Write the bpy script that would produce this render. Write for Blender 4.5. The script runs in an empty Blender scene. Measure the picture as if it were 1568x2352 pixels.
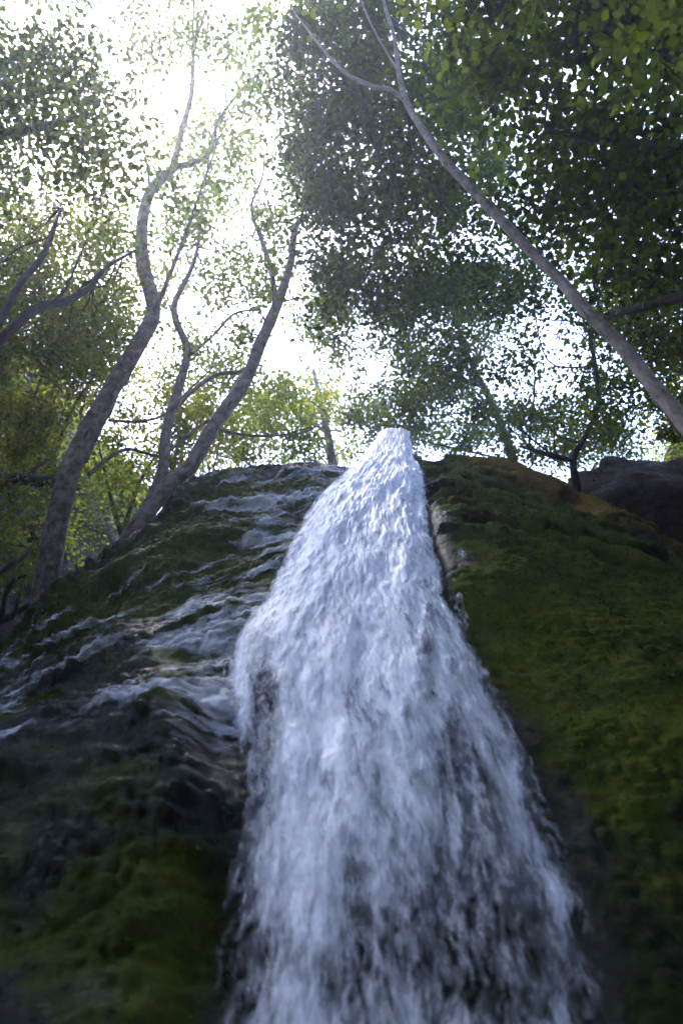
import bpy, math, random
import numpy as np
from math import radians

rng = np.random.default_rng(11)
random.seed(5)
scene = bpy.context.scene
COL = scene.collection

# ------------------------------------------------------------------ camera, sky, sun, exposure
PITCH = radians(50.0)
FPX, CX, CY = 1850.0, 784.0, 1176.0            # focal length and centre in a 1568 x 2352 frame
cam_d = bpy.data.cameras.new("camera")
cam = bpy.data.objects.new("camera", cam_d)
COL.objects.link(cam)
CAM = np.array([0.0, 0.0, 1.6])
cam.location = CAM
cam.rotation_euler = (radians(90) + PITCH, 0, 0)
cam_d.sensor_fit = 'VERTICAL'
cam_d.sensor_height = 24.0
cam_d.lens = 24.0 * FPX / 2352.0
cam_d.clip_start = 0.05
cam_d.clip_end = 500
cam_d.dof.use_dof = True
cam_d.dof.focus_distance = 8.5
cam_d.dof.aperture_fstop = cam_d.lens / 1000 / 0.026
scene.camera = cam

SUN_EL, SUN_DIR = radians(72), np.array([-0.28, 0.22, 1.0])
w = bpy.data.worlds.new("World")
scene.world = w
w.use_nodes = True
wn = w.node_tree.nodes
bg = wn["Background"]
sky = wn.new("ShaderNodeTexSky")
sky.sky_type = 'NISHITA'
sky.sun_disc = False
sky.sun_elevation = SUN_EL
sky.sun_rotation = math.atan2(SUN_DIR[0], SUN_DIR[1])
sky.air_density = 1.0
sky.dust_density = 0.8
sky.ozone_density = 1.0
cool = wn.new("ShaderNodeMix"); cool.data_type = 'RGBA'; cool.blend_type = 'MULTIPLY'   # cool white balance of the photograph
cool.inputs[0].default_value = 1.0
cool.inputs[7].default_value = (1.06, 0.98, 1.10, 1)
w.node_tree.links.new(sky.outputs[0], cool.inputs[6])
w.node_tree.links.new(cool.outputs[2], bg.inputs[0])
bg.inputs[1].default_value = 0.15

sun_d = bpy.data.lights.new("sun", 'SUN')
sun_d.energy = 0.6
sun_d.angle = radians(10)
sun_d.color = (1.0, 0.99, 0.98)
sun = bpy.data.objects.new("sun", sun_d)
COL.objects.link(sun)
import mathutils
sun.rotation_euler = mathutils.Vector(SUN_DIR).to_track_quat('Z', 'Y').to_euler()
sun.location = (-6, 6, 40)

scene.view_settings.view_transform = 'Standard'
scene.view_settings.look = 'None'
scene.view_settings.gamma = 1.0
scene.view_settings.use_curve_mapping = False
scene.view_settings.exposure = 3.15
scene.render.engine = 'CYCLES'
scene.cycles.use_denoising = True
scene.cycles.max_bounces = 8
scene.cycles.transparent_max_bounces = 16
scene.cycles.volume_bounces = 0

# ------------------------------------------------------------------ maths helpers
ct, st = math.cos(PITCH), math.sin(PITCH)
def ray(px, py):
    """direction (forward depth 1) of a point of the 1568 x 2352 frame"""
    xc = (np.asarray(px, float) - CX) / FPX
    yc = -(np.asarray(py, float) - CY) / FPX
    return np.stack([xc, ct - yc * st, st + yc * ct], -1)
def at(px, py, dep):
    return CAM + ray(px, py) * np.asarray(dep, float)[..., None]
def project(p):
    q = np.asarray(p) - CAM
    d = q[..., 1] * ct + q[..., 2] * st
    return CX + FPX * q[..., 0] / d, CY - FPX * (-q[..., 1] * st + q[..., 2] * ct) / d

def smooth(a, b, x):
    t = np.clip((x - a) / (b - a), 0, 1)
    return t * t * (3 - 2 * t)
def _hash(i, j, k, seed):
    h = (i * 374761393 + j * 668265263 + k * 2147483647 + seed * 1274126177) & 0xFFFFFFFF
    h = ((h ^ (h >> 13)) * 1274126177) & 0xFFFFFFFF
    h = ((h ^ (h >> 15)) * 2246822519) & 0xFFFFFFFF
    return ((h ^ (h >> 16)) & 0xFFFF) / 65535.0
def noise(x, y, z=None, seed=0):
    x = np.asarray(x, float); y = np.asarray(y, float)
    z = np.zeros_like(x) if z is None else np.asarray(z, float)
    xi, yi, zi = np.floor(x).astype(np.int64), np.floor(y).astype(np.int64), np.floor(z).astype(np.int64)
    fx, fy, fz = x - xi, y - yi, z - zi
    fx, fy, fz = [f * f * f * (f * (f * 6 - 15) + 10) for f in (fx, fy, fz)]
    r = 0
    for a in (0, 1):
        for b in (0, 1):
            for c in (0, 1):
                wt = (fx if a else 1 - fx) * (fy if b else 1 - fy) * (fz if c else 1 - fz)
                r = r + wt * _hash(xi + a, yi + b, zi + c, seed)
    return r * 2 - 1
def fbm(x, y, z=None, seed=0, octs=4, gain=0.5):
    r, a, f = 0, 1.0, 1.0
    for o in range(octs):
        r = r + a * noise(np.asarray(x) * f, np.asarray(y) * f, None if z is None else np.asarray(z) * f, seed + o * 17)
        a *= gain; f *= 2.03
    return r

# ------------------------------------------------------------------ mesh helpers
def mesh_obj(name, verts, faces, mat, parent=None, attrs=None, smooth_shade=True):
    """faces: (n,4) or (n,3) int array, or a list of such arrays"""
    verts = np.asarray(verts, np.float32)
    if isinstance(faces, np.ndarray): faces = [faces]
    me = bpy.data.meshes.new(name)
    me.vertices.add(len(verts)); me.vertices.foreach_set("co", verts.ravel())
    loops = np.concatenate([f.ravel() for f in faces]).astype(np.int32)
    tot = np.concatenate([np.full(len(f), f.shape[1], np.int32) for f in faces])
    start = np.concatenate([[0], np.cumsum(tot)[:-1]]).astype(np.int32)
    me.loops.add(len(loops)); me.loops.foreach_set("vertex_index", loops)
    me.polygons.add(len(tot)); me.polygons.foreach_set("loop_start", start)
    me.polygons.foreach_set("loop_total", tot)
    me.polygons.foreach_set("use_smooth", np.full(len(tot), smooth_shade, bool))
    me.update(calc_edges=True)
    for k, v in (attrs or {}).items():
        v = np.asarray(v, np.float32)
        if v.ndim == 1:
            me.attributes.new(k, 'FLOAT', 'POINT').data.foreach_set("value", v)
        else:
            me.attributes.new(k, 'FLOAT_VECTOR', 'POINT').data.foreach_set("vector", v.ravel())
    me.materials.append(mat)
    o = bpy.data.objects.new(name, me)
    COL.objects.link(o)
    if parent is not None: o.parent = parent
    return o
def grid_faces(nr, nc):
    i = np.arange(nr * nc).reshape(nr, nc)
    return np.stack([i[:-1, :-1], i[:-1, 1:], i[1:, 1:], i[1:, :-1]], -1).reshape(-1, 4)
def empty(name, label=None, cat=None, group=None, loc=(0, 0, 0)):
    o = bpy.data.objects.new(name, None)
    COL.objects.link(o); o.location = loc
    o.empty_display_size = 0.2
    if label: o["label"] = label; o["category"] = cat
    if group: o["group"] = group
    return o
def kind(o, k, label=None, cat=None):
    o["kind"] = k
    if label: o["label"] = label
    if cat: o["category"] = cat
    return o

# ------------------------------------------------------------------ material helpers
def new_mat(name):
    m = bpy.data.materials.new(name); m.use_nodes = True
    nt = m.node_tree
    return m, nt, nt.nodes["Principled BSDF"], nt.nodes["Material Output"]
def N(nt, typ, **kw):
    n = nt.nodes.new(typ)
    for k, v in kw.items(): setattr(n, k, v)
    return n
def attr(nt, name):
    n = N(nt, "ShaderNodeAttribute"); n.attribute_name = name; return n
def ramp(nt, fac, stops):
    n = N(nt, "ShaderNodeValToRGB")
    el = n.color_ramp.elements
    while len(el) < len(stops): el.new(0.5)
    for e, (p, c) in zip(el, stops):
        e.position = p; e.color = (*c, 1) if len(c) == 3 else c
    nt.links.new(fac, n.inputs[0]); return n
def mixc(nt, fac, a, b):
    n = N(nt, "ShaderNodeMix", data_type='RGBA')
    for sock, v in ((n.inputs[0], fac), (n.inputs[6], a), (n.inputs[7], b)):
        if isinstance(v, (int, float)): sock.default_value = v
        elif isinstance(v, tuple): sock.default_value = (*v, 1)
        else: nt.links.new(v, sock)
    return n.outputs[2]
def math_n(nt, op, a, b=None, clamp=False):
    n = N(nt, "ShaderNodeMath", operation=op); n.use_clamp = clamp
    for sock, v in ((n.inputs[0], a), (n.inputs[1], b)):
        if v is None: continue
        if isinstance(v, (int, float)): sock.default_value = v
        else: nt.links.new(v, sock)
    return n.outputs[0]
def noise_n(nt, vec, scale, detail=5, rough=0.6, dist=0.0):
    n = N(nt, "ShaderNodeTexNoise")
    n.inputs["Scale"].default_value = scale; n.inputs["Detail"].default_value = detail
    n.inputs["Roughness"].default_value = rough; n.inputs["Distortion"].default_value = dist
    if vec is not None: nt.links.new(vec, n.inputs["Vector"])
    return n.outputs["Fac"]
def mapping(nt, vec, scale):
    n = N(nt, "ShaderNodeMapping"); n.inputs["Scale"].default_value = scale
    nt.links.new(vec, n.inputs["Vector"]); return n.outputs[0]
def obj_co(nt): return N(nt, "ShaderNodeTexCoord").outputs["Object"]
def bump(nt, h, strength, dist, bsdf):
    n = N(nt, "ShaderNodeBump"); n.inputs["Strength"].default_value = strength
    n.inputs["Distance"].default_value = dist
    nt.links.new(h, n.inputs["Height"]); nt.links.new(n.outputs[0], bsdf.inputs["Normal"])

# ------------------------------------------------------------------ materials
def make_cliff_mat():
    m, nt, b, out = new_mat("mossy_wet_rock")
    co = obj_co(nt)
    n1 = noise_n(nt, co, 2.2, 6, 0.65)
    n2 = noise_n(nt, co, 14, 6, 0.7)
    n3 = noise_n(nt, mapping(nt, co, (60, 60, 18)), 1.0, 4, 0.7)
    rock = ramp(nt, n2, [(0.3, (0.009, 0.012, 0.005)), (0.6, (0.022, 0.028, 0.011)), (0.8, (0.048, 0.052, 0.032))]).outputs[0]
    moss = ramp(nt, n1, [(0.3, (0.046, 0.062, 0.004)), (0.5, (0.092, 0.120, 0.005)), (0.72, (0.155, 0.165, 0.008))]).outputs[0]
    mossf = mixc(nt, math_n(nt, 'MULTIPLY', n3, 0.6), moss, (0.022, 0.034, 0.006))
    orange = ramp(nt, n2, [(0.3, (0.16, 0.10, 0.014)), (0.7, (0.34, 0.22, 0.03))]).outputs[0]
    mk = attr(nt, "moss").outputs["Fac"]
    mk2 = ramp(nt, math_n(nt, 'ADD', mk, math_n(nt, 'MULTIPLY', math_n(nt, 'SUBTRACT', n2, 0.5), 0.9)), [(0.22, (0, 0, 0)), (0.74, (1, 1, 1))]).outputs[0]
    c = mixc(nt, mk2, rock, mossf)
    og = attr(nt, "orange").outputs["Fac"]
    og2 = ramp(nt, math_n(nt, 'ADD', og, math_n(nt, 'MULTIPLY', math_n(nt, 'SUBTRACT', n2, 0.5), 0.8)), [(0.35, (0, 0, 0)), (0.7, (1, 1, 1))]).outputs[0]
    c = mixc(nt, og2, c, orange)
    nt.links.new(c, b.inputs["Base Color"])
    wet = attr(nt, "wet").outputs["Fac"]
    r = math_n(nt, 'SUBTRACT', 0.85, math_n(nt, 'MULTIPLY', wet, 0.62))
    r = math_n(nt, 'ADD', r, math_n(nt, 'MULTIPLY', mk2, 0.22), True)
    nt.links.new(r, b.inputs["Roughness"])
    nt.links.new(math_n(nt, 'ADD', 0.05, math_n(nt, 'MULTIPLY', math_n(nt, 'MULTIPLY', attr(nt, 'wet').outputs['Fac'], 0.22), math_n(nt, 'SUBTRACT', 1.0, math_n(nt, 'MULTIPLY', mk2, 0.85)))), b.inputs["Specular IOR Level"])
    n4 = noise_n(nt, mapping(nt, co, (45, 45, 30)), 1.0, 5, 0.75)
    h = math_n(nt, 'ADD', math_n(nt, 'ADD', math_n(nt, 'MULTIPLY', n2, 1.0), math_n(nt, 'MULTIPLY', n3, 0.3)), math_n(nt, 'MULTIPLY', n4, 0.7))
    bump(nt, h, 1.0, 0.06, b)
    return m
def make_water_mat(name, thin=False, speck=False):
    m, nt, b, out = new_mat(name)
    fl = attr(nt, "flow").outputs["Vector"]
    dn = attr(nt, "dens").outputs["Fac"]
    s1 = noise_n(nt, mapping(nt, fl, (26, 15, 1) if speck else (13, 4.6, 1)), 1.0, 6, 0.68, 0.25)
    s2 = noise_n(nt, mapping(nt, fl, (44, 17, 1)), 1.0, 5, 0.7, 0.2)
    s = math_n(nt, 'ADD', math_n(nt, 'MULTIPLY', s1, 0.62), math_n(nt, 'MULTIPLY', s2, 0.38))
    v = math_n(nt, 'ADD', s, math_n(nt, 'SUBTRACT', dn, 0.5))
    a = ramp(nt, v, [(0.37, (0, 0, 0)), (0.65, (1, 1, 1))]).outputs[0]
    if thin: a = math_n(nt, 'MULTIPLY', ramp(nt, v, [(0.42, (0, 0, 0)), (0.82, (1, 1, 1))]).outputs[0], 0.58)
    if speck: a = math_n(nt, 'MULTIPLY', ramp(nt, v, [(0.42, (0, 0, 0)), (0.72, (1, 1, 1))]).outputs[0], 0.62)
    nt.links.new(a, b.inputs["Alpha"])
    col = ramp(nt, s, [(0.33, (0.22, 0.23, 0.26)), (0.46, (0.70, 0.71, 0.73)), (0.58, (0.95, 0.95, 0.95))]).outputs[0]
    nt.links.new(col, b.inputs["Base Color"])
    b.inputs["Roughness"].default_value = 0.6
    b.inputs["Specular IOR Level"].default_value = 0.4
    bump(nt, s, 0.35, 0.03, b)
    return m
def make_leaf_mat(name, c0, c1, c2, trans=0.5):
    m, nt, b, out = new_mat(name)
    t = attr(nt, "tint").outputs["Fac"]
    c = ramp(nt, t, [(0.0, c0), (0.5, c1), (1.0, c2)]).outputs[0]
    nt.links.new(c, b.inputs["Base Color"])
    b.inputs["Roughness"].default_value = 0.5
    b.inputs["Specular IOR Level"].default_value = 0.18
    tr = N(nt, "ShaderNodeBsdfTranslucent")
    hs = N(nt, "ShaderNodeHueSaturation"); hs.inputs["Value"].default_value = 1.9; hs.inputs["Saturation"].default_value = 1.0
    hs.inputs["Hue"].default_value = 0.5
    nt.links.new(c, hs.inputs["Color"]); nt.links.new(hs.outputs[0], tr.inputs[0])
    mx = N(nt, "ShaderNodeMixShader"); mx.inputs[0].default_value = trans
    nt.links.new(b.outputs[0], mx.inputs[1]); nt.links.new(tr.outputs[0], mx.inputs[2])
    nt.links.new(mx.outputs[0], out.inputs[0])
    return m
def make_bark_mat(name, c0, c1, c2):
    m, nt, b, out = new_mat(name)
    tb = attr(nt, "tube").outputs["Vector"]            # (angle, metres along, 0)
    co = obj_co(nt)
    rings = noise_n(nt, mapping(nt, tb, (1.2, 9, 1)), 1.0, 4, 0.7, 0.5)
    blot = noise_n(nt, co, 7, 5, 0.65)
    fine = noise_n(nt, co, 70, 4, 0.7)
    f = math_n(nt, 'ADD', math_n(nt, 'MULTIPLY', rings, 0.5), math_n(nt, 'MULTIPLY', blot, 0.5))
    c = ramp(nt, f, [(0.38, c0), (0.5, c1), (0.62, c2)]).outputs[0]
    vo = N(nt, "ShaderNodeTexVoronoi"); vo.inputs["Scale"].default_value = 1.0
    nt.links.new(mapping(nt, tb, (1.1, 2.4, 1)), vo.inputs["Vector"])
    knot = ramp(nt, vo.outputs["Distance"], [(0.10, (1, 1, 1)), (0.20, (0, 0, 0))]).outputs[0]
    c = mixc(nt, math_n(nt, 'MULTIPLY', knot, 0.8), c, (0.02, 0.017, 0.014))
    nt.links.new(c, b.inputs["Base Color"]); b.inputs["Roughness"].default_value = 0.85
    h = math_n(nt, 'ADD', math_n(nt, 'ADD', math_n(nt, 'MULTIPLY', rings, 0.7), math_n(nt, 'MULTIPLY', knot, -0.5)), math_n(nt, 'MULTIPLY', fine, 0.3))
    bump(nt, h, 0.7, 0.03, b)
    return m
def make_soil_mat(name, c0, c1, c2, scale=3.0):
    m, nt, b, out = new_mat(name)
    co = obj_co(nt)
    n1 = noise_n(nt, co, scale, 8, 0.7)
    c = ramp(nt, n1, [(0.3, c0), (0.5, c1), (0.72, c2)]).outputs[0]
    nt.links.new(c, b.inputs["Base Color"]); b.inputs["Roughness"].default_value = 0.9
    bump(nt, noise_n(nt, co, scale * 4, 8, 0.75), 1.0, 0.12, b)
    return m

M_cliff = make_cliff_mat()
M_water = make_water_mat("white_water")
M_film = make_water_mat("thin_water", True)
M_bark = make_bark_mat("grey_bark", (0.05, 0.034, 0.022), (0.18, 0.13, 0.088), (0.36, 0.285, 0.21))
M_pale = make_bark_mat("pale_bark", (0.08, 0.06, 0.045), (0.22, 0.17, 0.13), (0.36, 0.30, 0.245))
M_dark = make_bark_mat("dark_bark", (0.018, 0.015, 0.012), (0.04, 0.034, 0.028), (0.075, 0.065, 0.055))
M_leaf_d = make_leaf_mat("dark_leaf", (0.014, 0.025, 0.001), (0.030, 0.050, 0.002), (0.085, 0.115, 0.005), 0.56)
M_leaf_h = make_leaf_mat("broad_leaf", (0.016, 0.027, 0.002), (0.045, 0.070, 0.003), (0.14, 0.165, 0.008), 0.62)
M_leaf_m = make_leaf_mat("mid_leaf", (0.026, 0.040, 0.005), (0.058, 0.080, 0.008), (0.13, 0.145, 0.014), 0.58)
M_leaf_l = make_leaf_mat("light_leaf", (0.045, 0.070, 0.008), (0.085, 0.115, 0.012), (0.15, 0.17, 0.02), 0.62)
M_leaf_y = make_leaf_mat("yellow_leaf", (0.045, 0.066, 0.005), (0.105, 0.135, 0.009), (0.24, 0.21, 0.015), 0.6)
M_hill = make_soil_mat("hillside_rock", (0.015, 0.014, 0.010), (0.045, 0.040, 0.030), (0.11, 0.10, 0.085))
M_ground = make_soil_mat("wet_ground", (0.02, 0.018, 0.015), (0.05, 0.045, 0.04), (0.10, 0.095, 0.09))

# ------------------------------------------------------------------ the cliff
# base surface y(x, z) of the rock face, z measured from the camera's height
def Yb(x, z):
    q = np.maximum(0, -0.4 - x); r = np.maximum(0, x - 0.9)
    return 3.1 + 0.30 * z + 0.008 * z * z + 0.16 * q * q / (1 + 0.10 * q) + 0.07 * r * r
def hit(px, py):
    """where a line of sight meets the base surface: x, z, depth"""
    px, py = np.broadcast_arrays(np.asarray(px, float), np.asarray(py, float))
    d = ray(px, py)
    res = np.full(px.shape, 40.0)
    done = np.zeros(px.shape, bool)
    prev = np.full(px.shape, 0.3)
    for t in np.arange(0.35, 30, 0.1):
        f = d[..., 1] * t - Yb(d[..., 0] * t, d[..., 2] * t)
        new = (f > 0) & ~done
        res[new] = t; done |= new
    lo, hi = res - 0.1, res.copy()
    for _ in range(24):
        mid = (lo + hi) / 2
        f = d[..., 1] * mid - Yb(d[..., 0] * mid, d[..., 2] * mid)
        hi = np.where(f > 0, mid, hi); lo = np.where(f > 0, lo, mid)
    return d[..., 0] * hi, d[..., 2] * hi, hi
SKY = np.array([(0, 1490), (70, 1430), (130, 1375), (300, 1238), (400, 1150), (470, 1092), (520, 1078), (600, 1075), (700, 1066), (820, 1075),
                (860, 1050), (905, 1038), (950, 1040), (1000, 1046), (1100, 1047), (1180, 1062), (1300, 1112), (1400, 1162), (1500, 1222), (1568, 1255), (1700, 1320)], float)
sx, sz, _ = hit(SKY[:, 0], SKY[:, 1])
order = np.argsort(sx)
SX = np.concatenate([[-12, -8, -5.5], sx[order], [7, 12]])
SZ = np.concatenate([[2.2, 3.0, 4.2], sz[order], [5.0, 4.2]])
def ztop(x): return np.interp(x, SX, SZ)

LE = np.array([(868, 1010), (812, 1080), (735, 1150), (700, 1200), (655, 1300), (600, 1400), (548, 1460), (522, 1560), (506, 1640), (518, 1700), (540, 1760),
               (552, 1850), (545, 2000), (530, 2100), (512, 2250), (495, 2352), (470, 2500), (430, 2900)], float)
RE = np.array([(944, 1010), (955, 1050), (975, 1150), (992, 1250), (1030, 1400), (1085, 1500), (1135, 1600), (1195, 1750), (1250, 1900), (1292, 2000), (1336, 2100),
               (1350, 2200), (1395, 2352), (1450, 2500), (1560, 2900)], float)
lx, lz, _ = hit(LE[:, 0], LE[:, 1]); rx_, rz_, _ = hit(RE[:, 0], RE[:, 1])
o1, o2 = np.argsort(lz), np.argsort(rz_)
def xl(z): return np.interp(z, lz[o1], lx[o1])
def xr(z): return np.interp(z, rz_[o2], rx_[o2])

def normal_b(x, z):
    e = 1e-3
    gx = (Yb(x + e, z) - Yb(x - e, z)) / (2 * e); gz = (Yb(x, z + e) - Yb(x, z - e)) / (2 * e)
    n = np.stack([gx, -np.ones_like(gx), gz], -1)
    return n / np.linalg.norm(n, axis=-1, keepdims=True)
def relief(x, z):
    """bulge of the rock towards the viewer, metres"""
    left = smooth(0.25, -0.25, x - xl(z)); right = smooth(-0.05, 0.10, x - xr(z))
    wz = z + 0.22 * np.maximum(0, -0.3 - x) ** 2 + 0.25 * noise(x * 0.9, z * 0.7, seed=3)      # ledges droop to the left
    ph = wz * 1.05 + 0.35 * noise(x * 0.7, wz * 0.5, seed=9)
    saw = ph - np.floor(ph)
    ledge = np.where(saw < 0.18, saw / 0.18, 1 - (saw - 0.18) / 0.82) ** 1.3
    ph2 = wz * 3.1 + 0.6 * noise(x * 1.6, wz * 1.1, seed=21)
    saw2 = ph2 - np.floor(ph2)
    ledge2 = np.where(saw2 < 0.25, saw2 / 0.25, 1 - (saw2 - 0.25) / 0.75)
    L = 0.11 * ledge * (0.6 + 0.5 * noise(x * 0.8, z * 0.8, seed=5)) + 0.032 * ledge2 * (0.6 + 0.6 * noise(x * 1.7, z * 1.7, seed=8))
    L = L + 0.09 * fbm(x * 1.1, z * 1.3, seed=1, octs=2) + 0.022 * fbm(x * 6, wz * 9, seed=2, octs=4, gain=0.6)
    L = L + 0.045 * fbm(x * 9, z * 9, seed=4, octs=4, gain=0.65) * smooth(1.4, 0.2, ztop(x) - z) * smooth(-0.2, -1.0, x)
    L = L + 0.03 * np.abs(noise(x * 13, z * 15, seed=6)) * (1 + noise(x * 2, z * 2, seed=16))
    pr = smooth(3.6, 2.6, z) * smooth(-0.02, -0.35, x - xl(z))
    L = L + 0.20 * pr
    wr = z + 0.15 * np.maximum(0, x - 1.2) ** 2 + 0.2 * noise(x * 1.1, z, seed=31)
    tongue = np.abs(noise(x * 1.6, wr * 2.6, seed=33))
    upper = smooth(4.8, 6.6, z)
    R = 0.06 + 0.08 * fbm(x * 0.9, z * 0.8, seed=13, octs=2) + (0.01 + 0.10 * upper) * (tongue - 0.3) + (0.006 + 0.014 * upper) * fbm(x * 8, z * 5, seed=14, octs=3, gain=0.6)
    pits = smooth(0.15, 0.40, noise(x * 3.2, wr * 5.5, seed=41)) * upper
    R = R - 0.20 * pits + 0.02 * np.abs(noise(x * 11, z * 12, seed=7)) * (1 + noise(x * 2, z * 2, seed=17))
    C = 0.05 * fbm(x * 3, z * 3, seed=15, octs=4)
    return left * L + right * R + (1 - left) * (1 - right) * C, left, right, saw, pits

def build_cliff():
    xs = np.concatenate([np.linspace(-11, -4.2, 40), np.linspace(-4.15, 4.6, 560), np.linspace(4.7, 11, 36)])
    nf = 620
    s = np.linspace(0, 1, nf) ** 0.95
    X = np.tile(xs, (nf, 1)); zt = ztop(X)
    Z = -2.6 + (zt + 2.6) * s[:, None]
    d, left, right, saw, pits = relief(X, Z)
    near_rim = smooth(0.5, 0.0, zt - Z)
    d = d * (1 - 0.6 * near_rim)
    nrm = normal_b(X, Z)
    P = np.stack([X, Yb(X, Z), Z], -1) + nrm * d[..., None]
    # rounding over the rim, then the flat above the fall
    rows = []
    for k in range(1, 26):
        a = k / 25
        back = 0.02 + 0.55 * a + 5.0 * a ** 3
        up = 0.20 * (1 - (1 - a) ** 2) - 0.9 * a ** 3 + 0.05 * fbm(xs * 4, np.full_like(xs, back * 4), seed=77, octs=4) * min(1, a * 3)
        rows.append(np.stack([xs, P[-1, :, 1] + back, P[-1, :, 2] + up], -1))
    top = np.stack(rows)
    nt_ = len(top)
    V = np.concatenate([P, top]) + CAM
    xx = np.concatenate([X, np.tile(xs, (nt_, 1))]); zz = np.concatenate([Z, np.tile(zt[0], (nt_, 1))])
    ll = np.concatenate([left, np.tile(left[-1], (nt_, 1))]); rr = np.concatenate([right, np.tile(right[-1], (nt_, 1))])
    sw = np.concatenate([saw, np.tile(saw[-1], (nt_, 1))])
    pt = np.concatenate([pits, np.zeros((nt_, len(xs)))])
    ztt = np.tile(zt[0], (len(zz), 1))
    f1 = fbm(xx * 1.4, zz * 1.4, seed=51, octs=4)
    edge_r = smooth(0.20, 0.02, xx - xr(zz) + 0.15 * f1)
    rim = smooth(1.3, 0.1, ztt - zz)
    foot_shade = smooth(4.6, 2.2, zz)                      # shade painted at the foot: moss thinned to show darker rock
    f2 = fbm(xx * 3.1, zz * 2.2, seed=57, octs=4)
    moss = ll * (0.96 - 0.48 * foot_shade + 0.22 * foot_shade * f2 + 0.55 * f1 - 0.35 * smooth(0.75, 0.2, sw) * 0.5 - 0.25 * rim) + rr * (1.0 - 0.44 * foot_shade + 0.22 * foot_shade * f2 + 0.30 * f1 - 0.48 * edge_r - 1.0 * pt)
    bare = smooth(2.6, 3.2, xx) * smooth(1.0, 0.3, np.abs(ztt - zz - 1.1)) * rr
    moss = moss - 0.6 * bare
    orange = 1.2 * rr * smooth(1.5, 0.2, ztt - zz + 0.5 * f1) * smooth(1.3, 2.1, xx)
    wet = np.clip(ll * (0.95 - 0.3 * smooth(-1.2, -4, xx)) + (1 - ll) * (1 - rr) + rr * (0.10 + 0.25 * edge_r), 0, 1)
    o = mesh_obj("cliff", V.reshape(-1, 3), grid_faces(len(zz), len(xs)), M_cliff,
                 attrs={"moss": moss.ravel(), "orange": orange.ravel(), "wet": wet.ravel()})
    return kind(o, "structure", "dark wet rock face under green moss on both sides of the waterfall", "cliff")
cliff = build_cliff()

# ------------------------------------------------------------------ the water
def blobs(px, py, L):
    r = np.zeros_like(px)
    for (bx, by, rx, ry, a) in L:
        r += a * np.exp(-(((px - bx) / rx) ** 2 + ((py - by) / ry) ** 2))
    return r
GAPS = [(612, 1640, 30, 120, -0.40), (600, 1800, 40, 170, -0.32), (530, 1980, 40, 200, -0.22), (650, 1680, 22, 100, -0.10), (985, 1560, 22, 130, -0.24), (1035, 1720, 45, 110, -0.24),
        (940, 1800, 90, 90, -0.10), (1080, 1860, 90, 130, -0.28), (1130, 2080, 110, 200, -0.36), (1010, 2150, 60, 220, -0.16), (800, 2080, 40, 130, -0.12),
        (1190, 2280, 120, 140, -0.22), (860, 1900, 28, 140, -0.14), (930, 2200, 160, 150, -0.10), (560, 2250, 60, 160, -0.12), (760, 2300, 200, 80, -0.06),
        (1180, 1830, 40, 260, 0.10), (1290, 2050, 40, 120, 0.16), (730, 1850, 60, 420, 0.12), (800, 1400, 150, 350, 0.12), (900, 1150, 70, 200, 0.14), (1040, 1980, 22, 150, 0.2)]
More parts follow.
